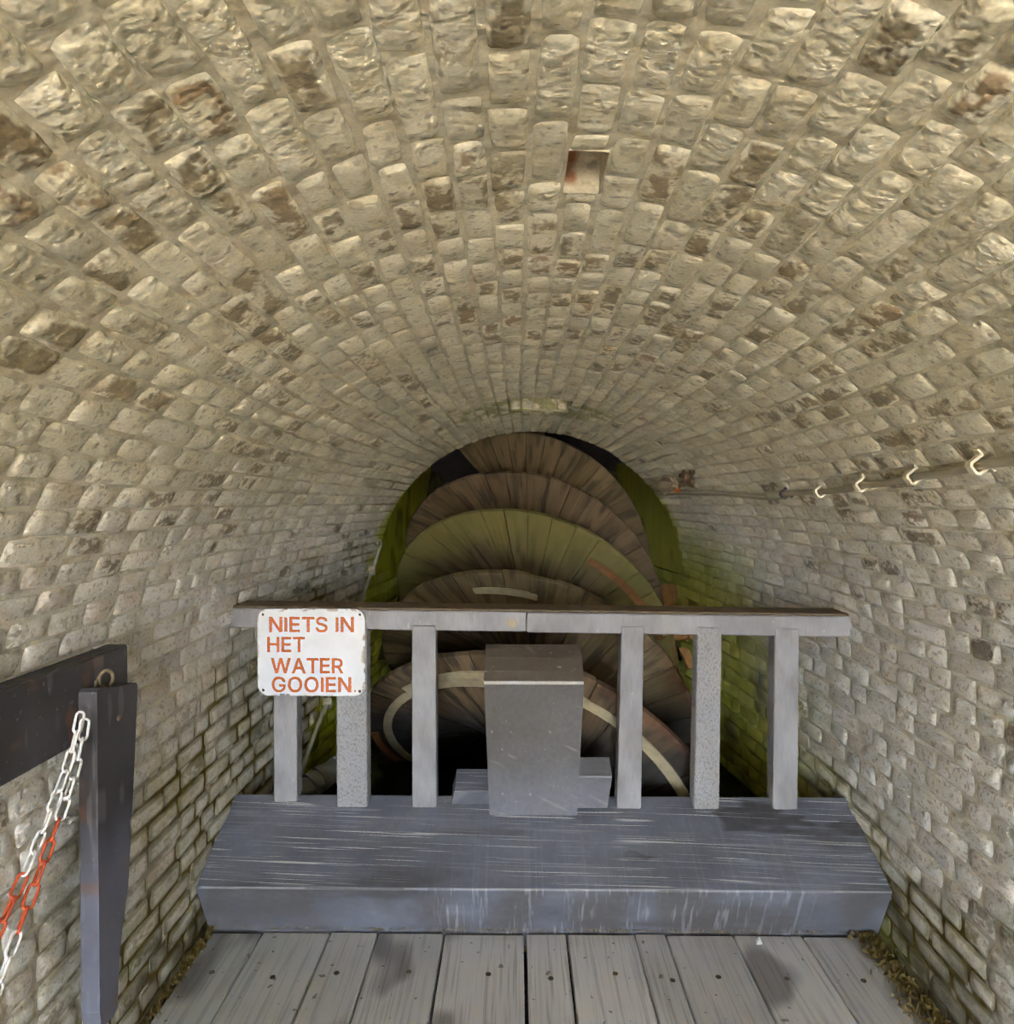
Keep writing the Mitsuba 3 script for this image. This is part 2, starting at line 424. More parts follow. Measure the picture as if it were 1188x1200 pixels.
# ------------------------------------------------------------------ the tunnel: one section per depth y, courses numbered q = 0 .. NQ from the left wall's foot to the right wall's
NW, NA = 20, 56
NQ = 2 * NW + NA
Q_L, Q_R = 28, NQ - 28                      # the walls reach this course of the vault
Y0, YB, Y1, Y2, Z0, XC = -6.0, 0.35, 4.63, 6.8, -0.375, 0.085


def section(y):
    y = np.asarray(y, float)
    w = 1.155 - 0.185 * np.minimum(sm(2.5, 4.9, y) / float(sm(2.5, 4.9, 4.62)), 1.0)
    zs = 0.925 + 0.075 * sm(1.0, 4.6, y)
    w = w - 0.115 * sm(4.3, 5.9, y)
    return w, zs, (2.12 - 0.047 * y) - zs


def surf(q, y):
    """The brick face before relief: (..., 3)."""
    q, y = np.broadcast_arrays(np.asarray(q, float), np.asarray(y, float))
    w, zs, r = section(y)
    a = np.pi * (1 - np.clip((q - NW) / NA, 0, 1))
    x, z = w * np.cos(a), zs + r * np.sin(a)
    z = np.where(q < NW, Z0 + (zs - Z0) * q / NW, np.where(q > NW + NA, Z0 + (zs - Z0) * (NQ - q) / NW, z))
    return np.stack([XC - 0.02 * sm(4.3, 5.9, y) + x, y, z], -1)


def normal(q, y):
    """Unit normal into the tunnel."""
    e = 1e-3
    n = np.cross(surf(q + e, y) - surf(q - e, y), surf(q, y + e) - surf(q, y - e))
    n /= np.linalg.norm(n, axis=-1, keepdims=True)
    p = surf(q, y)
    w, zs, r = section(y)
    inward = np.stack([XC - p[..., 0], 0 * p[..., 0], np.minimum(zs - p[..., 2], 0)], -1)
    return n * np.sign((n * inward).sum(-1, keepdims=True))


def wob(q, y):
    """Courses waver, the face bulges a little."""
    return q + 0.26 * (meshkit.fbm(np.stack([q * 0.13, y * 0.9, 0 * q], -1), 3, 3) - 0.5) * np.minimum(1, np.minimum(q, NQ - q) / 3)


def place(q, y, h):
    q2 = wob(np.asarray(q, float), np.asarray(y, float))
    p, n = surf(q2, y), normal(q2, y)
    h = h + 0.028 * (meshkit.fbm(p * 1.6, 3, 9) - 0.5)
    return p + n * np.asarray(h)[..., None]


HOLE = (48.0, 49.0, 1.215, 1.365)           # the missing brick in the crown
SLOT = (46.0, 51.0, 3.47, 3.82)             # the slot near the arch end


def in_rect(q, y, r, e=1e-6):
    return (r[0] - e <= q) & (q <= r[1] + e) & (r[2] - e <= y) & (y <= r[3] + e)


def shell(q0, q1, y0, y1, recesses=()):
    qs = np.arange(q0, q1 + 1e-9, 0.5)
    ys = np.unique(np.round(np.r_[np.linspace(y0, y1, int((y1 - y0) / 0.035)), [c for r in recesses for c in r[2:4]]], 5))
    Q, Y = np.meshgrid(qs, ys, indexing='ij')
    v = place(Q, Y, np.zeros_like(Q) + 0.002 * (R.random(Q.shape) - 0.5))
    nq, ny = Q.shape
    idx = np.arange(nq * ny).reshape(nq, ny)
    a, b, c, d = idx[:-1, :-1], idx[1:, :-1], idx[1:, 1:], idx[:-1, 1:]
    keep = np.ones(a.shape, bool)
    mq, my = (Q[:-1, :-1] + Q[1:, 1:]) / 2, (Y[:-1, :-1] + Y[1:, 1:]) / 2
    for r in recesses:
        keep &= ~in_rect(mq, my, r)
    f = np.concatenate([np.stack([a, b, c], -1)[keep], np.stack([a, c, d], -1)[keep]])
    parts = [trimesh.Trimesh(v.reshape(-1, 3), f, process=False)]
    # outer face and end caps, so that the vault has its thickness
    Q2, Y2 = np.meshgrid(np.linspace(q0, q1, max(2, int(q1 - q0) // 2 + 1)), np.linspace(y0, y1, 8), indexing='ij')
    o = surf(Q2, Y2) - 0.22 * normal(Q2, Y2)
    n2 = Q2.shape
    i2 = np.arange(n2[0] * n2[1]).reshape(n2)
    parts.append(trimesh.Trimesh(o.reshape(-1, 3), np.concatenate([np.stack([i2[:-1, :-1], i2[1:, 1:], i2[1:, :-1]], -1).reshape(-1, 3), np.stack([i2[:-1, :-1], i2[:-1, 1:], i2[1:, 1:]], -1).reshape(-1, 3)]), process=False))
    qq = np.linspace(q0, q1, 80)
    for yy in (y0, y1):
        i, oo = place(qq, np.full(80, yy), np.zeros(80)), surf(qq, yy) - 0.22 * normal(qq, yy)
        k = np.arange(79)
        parts.append(trimesh.Trimesh(np.vstack([i, oo]), np.vstack([np.stack([k, k + 1, k + 81], 1), np.stack([k, k + 81, k + 80], 1)]), process=False))
    for r in recesses:                      # sunk pocket: cap and four sides
        n = 7
        s = np.linspace(0, 1, n)
        deep = r[4]
        GQ, GY = np.meshgrid(r[0] + (r[1] - r[0]) * s, r[2] + (r[3] - r[2]) * s, indexing='ij')
        cap = place(GQ, GY, np.zeros_like(GQ) - deep + 0.006 * (R.random(GQ.shape) - 0.5))
        g = np.arange(n * n).reshape(n, n)
        parts.append(trimesh.Trimesh(cap.reshape(-1, 3), np.concatenate([np.stack([g[:-1, :-1], g[1:, :-1], g[1:, 1:]], -1).reshape(-1, 3), np.stack([g[:-1, :-1], g[1:, 1:], g[:-1, 1:]], -1).reshape(-1, 3)]), process=False))
        ring = [(i, 0) for i in range(n)] + [(n - 1, j) for j in range(1, n)] + [(i, n - 1) for i in range(n - 2, -1, -1)] + [(0, j) for j in range(n - 2, 0, -1)]
        lo = np.array([cap[i, j] for i, j in ring])
        hi = np.array([place(GQ[i, j], GY[i, j], 0.003) for i, j in ring])
        m = len(ring)
        k = np.arange(m)
        l = (k + 1) % m
        parts.append(trimesh.Trimesh(np.vstack([lo, hi]), np.vstack([np.stack([k, l, l + m], 1), np.stack([k, l + m, k + m], 1)]), process=False))
    return trimesh.util.concatenate(parts)


BRICK_ID = [0]


def brick_mesh(q0, q1, y0, y1, nx=4, ny=3):
    """(vertices, triangles, uv): a worn, rounded brick face of nx by ny cells with sides running back into the joint."""
    yc, qc = (y0 + y1) / 2, (q0 + q1) / 2
    gy, gq = 0.0055 + 0.002 * R.random(), 0.085 + 0.04 * R.random()
    jq = (R.random(4) - 0.5) * 0.14
    jy = (R.random(4) - 0.5) * 0.010
    a, b = np.meshgrid(np.linspace(0, 1, nx + 1), np.linspace(0, 1, ny + 1), indexing='ij')
    # pull the corners in for a rounded outline
    ca, cb = 2 * a - 1, 2 * b - 1
    pull = 1 - 0.07 * (np.abs(ca) ** 3) * (np.abs(cb) ** 3) - 0.05 * R.random(a.shape) * ((np.abs(ca) > 0.99) | (np.abs(cb) > 0.99))
    ca, cb = ca * pull, cb * pull
    bl = lambda t: (1 - (ca + 1) / 2) * ((1 - (cb + 1) / 2) * t[0] + (cb + 1) / 2 * t[1]) + (ca + 1) / 2 * ((1 - (cb + 1) / 2) * t[2] + (cb + 1) / 2 * t[3])
    Y = yc + ca * ((y1 - y0) / 2 - gy) + bl(jy)
    Q = qc + cb * ((q1 - q0) / 2 - gq) + bl(jq)
    h0 = 0.0050 + 0.005 * (R.random() - 0.35)
    rim = (np.abs(2 * a - 1) > 0.99) | (np.abs(2 * b - 1) > 0.99)
    tilt = (R.random(2) - 0.5) * 0.004
    H = np.where(rim, 0.60, 1.0) * h0 + (0.5 * (R.random(a.shape) - 0.5) + 0.65 * (meshkit.fbm(np.stack([Y * 28, Q * 1.7, 0 * Y + BRICK_ID[0]], -1), 2) - 0.5)) * np.where(rim, 0.004, 0.0055) + tilt[0] * ca + tilt[1] * cb
    H = np.maximum(H, 0.002)
    top = place(Q, Y, H).reshape(-1, 3)
    idx = np.arange((nx + 1) * (ny + 1)).reshape(nx + 1, ny + 1)
    ring = np.r_[idx[:-1, 0], idx[-1, :-1], idx[:0:-1, -1], idx[0, :0:-1]]
    low = place(Q.ravel()[ring] + 0.085 * (np.sign(Q.ravel()[ring] - qc)), Y.ravel()[ring] + 0.005 * np.sign(Y.ravel()[ring] - yc), np.full(len(ring), -0.003))
    v = np.vstack([top, low])
    A, B, C_, D = idx[:-1, :-1], idx[1:, :-1], idx[1:, 1:], idx[:-1, 1:]
    f = [np.stack([A, B, C_], -1).reshape(-1, 3), np.stack([A, C_, D], -1).reshape(-1, 3)]
    m = len(ring)
    k = np.arange(m)
    l = (k + 1) % m
    o = len(top)
    f += [np.stack([ring[k], o + k, o + l], 1), np.stack([ring[k], o + l, ring[l]], 1)]
    f = np.vstack(f)
    nn = normal(np.array(qc), np.array(yc))
    t0 = v[f[0]]
    if np.cross(t0[1] - t0[0], t0[2] - t0[0]) @ nn < 0:
        f = f[:, ::-1]
    ua, ub = a.ravel(), b.ravel()
    u = BRICK_ID[0] + 0.03 + 0.94 * np.r_[ua, ua[ring]]
    BRICK_ID[0] += 1
    return v, f, np.stack([u, np.r_[ub, ub[ring]]], 1)


_Rt = np.cross(FWD, [0, 0, 1.0])
_Rt /= np.linalg.norm(_Rt)
_Up = np.cross(_Rt, FWD)


def shown(q0, q1, y0, y1):
    """Pixels that a brick covers in the frame: decides only which ones become parts."""
    c = surf(np.array([q0, q1, q1, q0]), np.array([y0, y0, y1, y1])) - EYE
    d = c @ FWD
    if d.min() < 0.1:
        return 0.0
    x, y = 594 + F_PX * (c @ _Rt) / d, 600 - F_PX * (c @ _Up) / d
    if x.max() < 0 or x.min() > 1188 or y.max() < 0 or y.min() > 1200:
        return 0.0
    x, y = np.clip(x, 0, 1188), np.clip(y, 0, 1200)
    return 0.5 * abs(np.dot(x, np.roll(y, -1)) - np.dot(y, np.roll(x, -1)))


def course(i, y0, y1):
    """Brick ends of course i."""
    vault = NW + 3 <= i < NW + NA - 3
    y = y0 - R.random() * 0.12
    out = []
    while y < y1:
        if vault:
            ln = R.normal(0.128, 0.008) if R.random() < 0.84 else R.normal(0.205, 0.012)
        else:
            ln = R.normal(0.196, 0.01) if R.random() < 0.55 else R.normal(0.112, 0.008)
        a, b = max(y, y0), min(y + ln, y1)
        if b - a > 0.05:
            out.append((a, b))
        y += ln
    return out


def lay(holder, q0, q1, y_end, cut=()):
    todo = []
    for i in range(q0, q1):
        ends = y_end(i)
        for a, b in course(i, YB, ends):
            if i in range(48, 49) and b > HOLE[2] and a < HOLE[3]:
                a, b = (a, HOLE[2]) if a < HOLE[2] else (HOLE[3], b)
                if b - a < 0.035:
                    continue
            if SLOT[0] <= i < SLOT[1] and b > SLOT[2] and a < SLOT[3]:
                a, b = (a, SLOT[2]) if a < SLOT[2] else (SLOT[3], b)
                if b - a < 0.035:
                    continue
            z = float(surf(i + 0.5, (a + b) / 2)[2])
            if z < -0.06 and b < 2.45:
                continue
            todo.append((shown(i, i + 1, a, b), i, a, b))
    order = sorted(range(len(todo)), key=lambda k: -todo[k][0])
    first, rest = order[:300], order[300:]
    for k in first:
        _, i, a, b = todo[k]
        big = todo[k][0] > 1500
        v, f, uv = brick_mesh(i, i + 1, a, b, 8 if big and b - a > 0.16 else 6 if big else 5 if b - a > 0.16 else 4, 4 if big else 3)
        put(f'{holder}__brick', trimesh.Trimesh(v, f, process=False), 'brick', smooth=True, uv=uv)
    vs, fs, us, at = [], [], [], 0
    for k in rest:
        _, i, a, b = todo[k]
        v, f, uv = brick_mesh(i, i + 1, a, b, 4 if b - a > 0.16 else 3, 3)
        vs.append(v), us.append(uv), fs.append(f + at)
        at += len(v)
    put(f'{holder}__small_brick', trimesh.Trimesh(np.vstack(vs), np.vstack(fs), process=False), 'brick', smooth=True, uv=np.vstack(us), kind='stuff')


def upper_wall(side):
    """The channel's side wall beyond the arch, above the springing."""
    y, t = np.meshgrid(np.linspace(Y1, Y2, 24), np.linspace(0, 1, 12), indexing='ij')
    w, zs, _ = section(y)
    v = np.stack([XC - 0.02 * sm(4.3, 5.9, y) + side * w, y, zs + (1.78 - zs) * t], -1)
    v[..., 0] += 0.01 * (meshkit.fbm(v * 6, 3, 2) - 0.5)
    i = np.arange(v.shape[0] * v.shape[1]).reshape(v.shape[:2])
    f = np.concatenate([np.stack([i[:-1, :-1], i[1:, :-1], i[1:, 1:]], -1).reshape(-1, 3), np.stack([i[:-1, :-1], i[1:, 1:], i[:-1, 1:]], -1).reshape(-1, 3)])
    return trimesh.Trimesh(v.reshape(-1, 3), f, process=False)


put('wall_left', trimesh.util.concatenate([shell(0, NW, Y0, Y2), shell(NW, Q_L, Y0, Y1), upper_wall(-1)]), 'mortar', smooth=50, kind='structure',
    label='whitewashed brick side wall on the left, mossy near the floor')
put('wall_right', trimesh.util.concatenate([shell(NQ - NW, NQ, Y0, Y2), shell(Q_R, NQ - NW, Y0, Y1), upper_wall(1)]), 'mortar', smooth=50, kind='structure',
    label='whitewashed brick side wall on the right, below the cable')
put('ceiling', shell(Q_L, Q_R, Y0, Y1, (HOLE + (0.055,), SLOT + (0.085,))), 'mortar', smooth=50, kind='structure', label='whitewashed brick barrel vault overhead')
lay('wall_left', 0, Q_L, lambda i: Y2 if i < NW else Y1)
lay('wall_right', Q_R, NQ, lambda i: Y2 if i >= NQ - NW else Y1)
lay('ceiling', Q_L, Q_R, lambda i: Y1)
# the few bricks seen on the far side of the slot
for k in range(5):
    q = SLOT[0] + k + 0.5
    c, n = place(q, SLOT[3] - 0.012, -0.04), normal(q, SLOT[3])
    b = rbox((-0.026, -0.012, -0.036), (0.026, 0.012, 0.036), 0.006)
    ang = math.atan2(n[0], -n[2])
    b.apply_transform(trimesh.transformations.rotation_matrix(-ang, [0, 1, 0]))
    b.apply_translation(c)
    BRICK_ID[0] += 1
    put('ceiling__brick', b, 'brick', smooth=False, uv=np.tile([BRICK_ID[0] + 0.5, 0.5], (len(b.vertices), 1)))

# ------------------------------------------------------------------ ground, deck, building round the tunnel
put('ground', trimesh.creation.box(bounds=[[-40, -60, -0.5], [40, -5.95, -0.06]]), 'paving', kind='structure', label='pale paving outside the tunnel mouth')
_w, _zs, _r = (float(x) for x in section(Y0))
_op = Polygon([(XC - _w - 0.1, -1), (XC + _w + 0.1, -1)] + [(XC + (_w + 0.1) * math.cos(a), _zs + (_r + 0.1) * math.sin(a)) for a in np.linspace(0, math.pi, 40)])
put('wall_front', extrude_y(sbox(-7, -1, 7, 6.5).difference(_op), Y0, Y0 + 0.3), 'facade_brick', kind='structure', label='outer brick wall round the tunnel mouth')
put('wall_back', trimesh.util.concatenate([trimesh.creation.box(bounds=b) for b in ([[-3.6, 9, -1.5], [3.6, 9.2, 6.5]], [[-3.6, Y0, -1.5], [-3.4, 9.2, 6.5]], [[3.4, Y0, -1.5], [3.6, 9.2, 6.5]], [[-3.6, Y0, 6.3], [3.6, 9.2, 6.5]], [[-3.6, 0.3, -1.6], [3.6, 9.2, -1.5]])]),
    'dark_timber', kind='structure', label='dark inside of the mill behind the screw')

EDGES = [-1.046, -0.871, -0.636, -0.473, -0.248, 0.030, 0.173, 0.404, 0.509, 0.738, 0.973, 1.205]
put('floor', trimesh.creation.box(bounds=[[-1.06, -6.1, -0.13], [1.23, 2.46, -0.052]]), 'dark_timber', kind='structure', label='deck of weathered grey planks')
for k in range(len(EDGES) - 1):
    g = 0.0055 if k in (4, 5) else 0.0028
    x0, x1 = EDGES[k] + g, EDGES[k + 1] - g
    lift = R.normal(0, 0.0015)
    m = rbox((x0, -6.1, -0.05), (x1, 2.475 + R.normal(0, 0.003), lift), 0.003)
    m = m.subdivide().subdivide()
    m.vertices[:, 0] += 0.003 * (meshkit.fbm(m.vertices * [0, 2.3, 0] + k * 5, 3, k) - 0.5)
    key = put('floor__plank', m, 'deck_wood', uv=np.stack([np.full(len(m.vertices), k + 0.5), m.vertices[:, 1]], 1))
    s = trimesh.creation.cylinder(0.0085, 0.003, sections=12)
    s.apply_translation([(x0 + x1) / 2 + R.normal(0, 0.02), 2.255 + R.normal(0, 0.008), lift + 0.001])
    put(f'{key}__screw_head', s, 'dark_iron' if k % 3 else 'brown_wood', smooth=40)

# ------------------------------------------------------------------ the sill beam
prof = [(2.487, -0.05), (2.487, 0.0), (2.402, 0.187), (2.4045, 0.1955), (2.741, 0.364), (2.752, 0.362), (2.81, 0.18), (2.81, -0.05)]
m = extrude_x(prof, -1.068, 1.238)
ln_ = m.vertices
m.vertices[:, 0] += np.where(ln_[:, 1] < 2.49, np.where(ln_[:, 2] < 0.05, np.where(ln_[:, 0] < 0, 0.008, -0.005), 0), 0)
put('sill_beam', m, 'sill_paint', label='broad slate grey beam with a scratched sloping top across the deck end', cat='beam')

# ------------------------------------------------------------------ the bearing block on the beam (built in the beam's tilted frame)


def tilted(poly, x0, x1, b=0.0):
    """Polygon in (t, n) of the beam's frame, extruded along x; x0, x1 may be (bottom, top) pairs."""
    m = trimesh.creation.extrude_polygon(Polygon(poly), 1.0, engine='earcut')
    t, n, k = m.vertices[:, 0], m.vertices[:, 1], m.vertices[:, 2]
    top = (n - n.min()) / (n.max() - n.min())
    lo = x0[0] + (x0[1] - x0[0]) * top if isinstance(x0, tuple) else x0
    hi = x1[0] + (x1[1] - x1[0]) * top if isinstance(x1, tuple) else x1
    v = S0 + t[:, None] * TS + n[:, None] * NS
    v[:, 0] += lo + (hi - lo) * k
    m.vertices = v
    m.fix_normals()
    return m


bb = thing('bearing_block', 'tall dark grey block leaning forward, standing in the middle of the scratched beam', 'block')
put(f'{bb}__post', tilted([(0.297, -0.02), (0.297, 0.618), (0.302, 0.629), (0.34, 0.640), (0.40, 0.648), (0.45, 0.646), (0.484, 0.637), (0.488, 0.63), (0.488, -0.02)], (-0.098, -0.106), (0.223, 0.221)), 'block_paint')
put(f'{bb}__side_block', tilted([(0.345, -0.01), (0.342, 0.068), (0.346, 0.072), (0.448, 0.072), (0.452, -0.02)], (-0.246, -0.226), -0.10), 'sill_paint', label='low wedge on the left foot of the block')
put(f'{bb}__side_block', tilted([(0.330, -0.01), (0.330, 0.158), (0.334, 0.163), (0.422, 0.163), (0.426, -0.02)], 0.215, (0.336, 0.345)), 'block_paint', label='upright stub on the right foot of the block')

# ------------------------------------------------------------------ the railing
rl = thing('railing', 'grey painted wooden railing with six uprights standing on the beam', 'railing')


def rail_z(x):
    return 1.0795 + (x + 1.067) / 2.314 * (1.053 - 1.0795)


def bar(x0, x1, y0, y1, dz0, dz1, b=0.004):
    c = [(x, y, rail_z(x) + dz) for x in (x0, x1) for y in (y0, y1) for dz in (dz0, dz1)]
    return hexa_bar(c, b)


def hexa_bar(c, b):
    """Eight corners ordered x, y, z; chamfer every edge by b."""
    c = np.array(c, float).reshape(2, 2, 2, 3)
    p = []
    for i in range(2):
        for j in range(2):
            for k in range(2):
                o = c[i, j, k]
                ex, ey, ez = (u / np.linalg.norm(u) * b for u in (c[1 - i, j, k] - o, c[i, 1 - j, k] - o, c[i, j, 1 - k] - o))
                p += [o + ex + ey, o + ey + ez, o + ex + ez]
    return trimesh.convex.convex_hull(np.array(p))


put(f'{rl}__rail', bar(-1.075, 0.036, 2.700, 2.765, -0.073, 0.0), 'rail_paint')
put(f'{rl}__rail', bar(0.039, 1.250, 2.697, 2.765, -0.075, 0.0), 'rail_paint')
put(f'{rl}__rail_cap', bar(-1.08, 1.255, 2.702, 2.84, 0.0, 0.010, 0.003), 'brown_wood', label='bare brown wood on top of the rail')
BAL = [(-0.908, -0.819, -0.910, -0.821), (-0.666, -0.553, -0.667, -0.553), (-0.386, -0.297, -0.387, -0.296), (0.386, 0.469, 0.371, 0.462), (0.666, 0.755, 0.655, 0.749), (0.948, 1.038, 0.947, 1.038)]
for k, (a0, a1, b0, b1) in enumerate(BAL):
    y0 = 2.694 if k else 2.715
    zt = (1.016 if k not in (2, 3) else 1.018) - (0.006 if k == 5 else 0)
    zb = 0.193 + (y0 - 2.40) * math.tan(A_S) - 0.012
    c = [(x, y, z) for x0, x1 in ((b0, a0), (b1, a1)) for y in (y0, y0 + 0.07) for x, z in ((x0, zb + (0.03 if y > y0 else 0)), (x1, zt))]
    put(f'{rl}__upright', hexa_bar(c, 0.004), 'cracked_paint' if k in (1, 4) else 'rail_paint', label='upright with crazed paint' if k in (1, 4) else None)
bolt = []
for r_, h_ in ((0.0165, 0.005), (0.010, 0.009), (0.0055, 0.011)):
    b_ = trimesh.creation.cylinder(r_, 2 * h_, sections=20)
    b_.apply_transform(trimesh.transformations.rotation_matrix(math.pi / 2, [1, 0, 0]))
    b_.apply_translation([-0.016, 2.700, 1.026])
    bolt.append(b_)
bolt = trimesh.util.concatenate(bolt)
put(f'{rl}__bolt', bolt, 'iron_strip_mat', smooth=35, label='round bolt head')

# ------------------------------------------------------------------ the sign
sg = thing('sign', 'white plate with orange lettering fixed to the left end of the railing', 'sign')
SY = 2.676
sx0, sx1, sz0, sz1 = -0.9525, -0.5555, 0.7605, 1.0815
pl = sbox(sx0, sz0, sx1, sz1).buffer(-0.042).buffer(0.042, quad_segs=10)
for cx_, cz_, rr_ in ((-0.862, sz0 - 0.002, 0.008), (-0.842, sz0 - 0.001, 0.006), (sx1 + 0.002, 0.853, 0.006)):
    pl = pl.difference(sbox(cx_ - rr_, cz_ - rr_, cx_ + rr_, cz_ + rr_).buffer(0.002))
put(f'{sg}__plate', extrude_y(pl, SY, SY + 0.004), 'plate')


# text lines: left, right and baseline measured on the plate in metres
for word, x0, x1, zb in (('NIETS IN', -0.9085, -0.596, 0.9975), ('HET', -0.916, -0.777, 0.9235), ('WATER', -0.902, -0.636, 0.8455), ('GOOIEN', -0.900, -0.607, 0.7755)):
    glyphs, pen = [], 0.0
    for ch in word:
        if ch == ' ':
            pen += 0.020
            continue
        if ch == 'I':                       # plain bar without serifs
            gm = trimesh.creation.box(bounds=[[0, 0, 0], [0.0098, 0.0535, 0.0008]])
        else:
            gm = meshkit.text_mesh(ch, 0.0535, 0.0008, bold=True)
        v = np.array(gm.vertices)
        v[:, 0] += pen - v[:, 0].min()
        pen = v[:, 0].max() + (0.004 if ch in 'TAW' else 0.0075)
        glyphs.append(trimesh.Trimesh(v, gm.faces, process=False))
    lo, hi = min(g.vertices[:, 0].min() for g in glyphs), max(g.vertices[:, 0].max() for g in glyphs)
    for gm in glyphs:
        v = gm.vertices
        v = np.stack([x0 + (v[:, 0] - lo) / (hi - lo) * (x1 - x0), SY - 0.0002 - v[:, 2], zb + v[:, 1]], 1)
        put(f'{sg}__letter', trimesh.Trimesh(v, gm.faces, process=False), 'letter_orange')
dot = trimesh.creation.cylinder(0.0035, 0.0016, sections=12)
dot.apply_transform(trimesh.transformations.rotation_matrix(math.pi / 2, [1, 0, 0]))
dot.apply_translation([-0.5925, SY - 0.0004, 0.779])
put(f'{sg}__full_stop', dot, 'letter_orange')
for x, z in ((-0.931, 1.061), (-0.574, 1.061), (-0.932, 0.781), (-0.594, 0.7785)):
    s = trimesh.creation.icosphere(subdivisions=2, radius=0.005)
    s.apply_scale([1, 0.45, 1])
    s.apply_translation([x if z > 1 or x < -0.9 else x + 0.018, SY, z])
    put(f'{sg}__screw', s, 'dark_iron', smooth=True)

# ------------------------------------------------------------------ left: board, hanging post, rope loop, chains
m = rbox((-1.062, 0.62, 0.932), (-1.0, 1.869, 1.116), 0.004)
put('wall_board', m, 'tarred_wood', label='long black tarred board fixed along the left wall behind the leaning post', cat='board')
hp = thing('hanging_post', 'black tarred tapering plank hanging upright against the wall board', 'post')
side = [(1.650, 1.050), (1.647, 0.70), (1.645, 0.31), (1.652, 0.272), (1.700, 0.262), (1.719, 0.272), (1.730, 0.391), (1.748, 0.46), (1.772, 0.534), (1.790, 0.66), (1.786, 0.69), (1.797, 0.72), (1.822, 0.95), (1.829, 1.020), (1.822, 1.029), (1.74, 1.040), (1.66, 1.057)]
pm = extrude_x(side, -0.998, -0.955)
put(f'{hp}__plank', pm, 'tarred_wood')
for y, z in ((1.738, 0.965),):
    s = trimesh.creation.icosphere(subdivisions=2, radius=0.008)
    s.apply_scale([0.5, 1, 1])
    s.apply_translation([-0.955, y, z])
    put(f'{hp}__nail', s, 'rope_mat', smooth=True)
a = np.linspace(0.3, 2 * math.pi - 0.2, 28)
rp = np.stack([-0.976 + 0.008 * np.sin(a), 1.722 + 0.017 * np.sin(a) + 0.004 * a / 6, 1.062 - 0.020 * np.cos(a)], 1)
put('rope_loop', trimesh.util.concatenate([tube(rp, 0.0045, 8), tube([(-0.985, 1.70, 1.065), (-0.985, 1.695, 1.05), (-0.982, 1.705, 1.038)], 0.004, 8)]), 'rope_mat', smooth=True,
    label='frayed loop of rope over the top of the black hanging plank', cat='rope')


def link_mesh(ln=0.052, wd=0.024, r=0.0031):
    h = (ln - wd) / 2
    p = [(h + wd / 2 * math.cos(t) - r * math.cos(t), (wd / 2 - r) * math.sin(t), 0) for t in np.linspace(-math.pi / 2, math.pi / 2, 7)]
    p += [(-h + (wd / 2 - r) * math.cos(t), (wd / 2 - r) * math.sin(t), 0) for t in np.linspace(math.pi / 2, 3 * math.pi / 2, 7)]
    return tube(p, r, 7, closed=True)


LINK = {c: mikit.ply(link_mesh(), f'plastic_{c}', smooth=True) for c in ('white', 'red')}


def chain(name, label, pts, colors, roll0):
    key = thing(name, label, 'chain', 'plastic chains on the hanging plank')
    path = smooth_path(pts, 400)
    s = np.r_[0, np.cumsum(np.linalg.norm(np.diff(path, axis=0), axis=1))]
    pitch = 0.0415
    i, d = 0, 0.012
    while d < s[-1] - 0.02:
        c = np.array([np.interp(d, s, path[:, k]) for k in range(3)])
        e = np.array([np.interp(d + 0.01, s, path[:, k]) for k in range(3)]) - np.array([np.interp(d - 0.01, s, path[:, k]) for k in range(3)])
        e /= np.linalg.norm(e)
        u = np.cross([1.0, 0, 0], e)
        u /= np.linalg.norm(u)
        w = np.cross(e, u)
        th = roll0 + (math.pi / 2 if i % 2 else 0) + 0.25 * math.sin(i * 1.7)
        u, w = u * math.cos(th) + w * math.sin(th), w * math.cos(th) - u * math.sin(th)
        M = np.eye(4)
        M[:3, 0], M[:3, 1], M[:3, 2], M[:3, 3] = e, u, w, c
        col = colors(i)
        k = f'{key}__link' + (f'_{i:03d}' if i else '')
        scene[k] = {**LINK[col], 'to_world': T(M.tolist())}
        if col == 'red':
            labels[k] = {'label': 'red link'}
        d += pitch
        i += 1


chain('plastic_chain', 'left strand of plastic chain, long white stretch above red links',
      [(-0.974, 1.615, 1.005), (-0.973, 1.556, 0.900), (-0.972, 1.438, 0.768), (-0.972, 1.34, 0.675), (-0.975, 1.15, 0.55), (-0.98, 0.95, 0.52), (-0.985, 0.78, 0.66), (-0.99, 0.70, 0.90)],
      lambda i: 'white' if i < 8 or 16 <= i < 24 else 'red', 0.55)
chain('plastic_chain', 'right strand of plastic chain, red links ending in white ones',
      [(-0.962, 1.612, 0.990), (-0.960, 1.567, 0.895), (-0.958, 1.473, 0.775), (-0.958, 1.398, 0.682), (-0.958, 1.325, 0.595), (-0.962, 1.12, 0.44), (-0.97, 0.92, 0.42), (-0.98, 0.75, 0.60), (-0.985, 0.66, 0.88)],
      lambda i: 'white' if i < 5 or 10 <= i < 18 else 'red', 0.75)

# ------------------------------------------------------------------ right: cable with saddle clips, clump of fibres
cab = thing('cable', 'pale cable clipped along the right wall towards the vault end', 'cable')
CP = np.array([(1.000, 0.95, 1.615), (1.013, 1.25, 1.602), (1.025, 1.528, 1.583), (1.027, 1.616, 1.578), (1.033, 1.74, 1.566), (1.034, 1.888, 1.560), (1.042, 2.052, 1.546), (1.043, 2.188, 1.543), (1.051, 2.364, 1.529), (1.053, 2.504, 1.526), (1.049, 2.792, 1.519), (1.046, 2.916, 1.514)])


def off_wall(P, d):
    P = np.array(P, float)
    w, zs, r = section(P[:, 1])
    n = np.stack([-(P[:, 0] - XC) / w ** 2, 0 * w, -np.maximum(P[:, 2] - zs, 0) / r ** 2], 1)
    return P + d * n / np.linalg.norm(n, axis=1, keepdims=True)


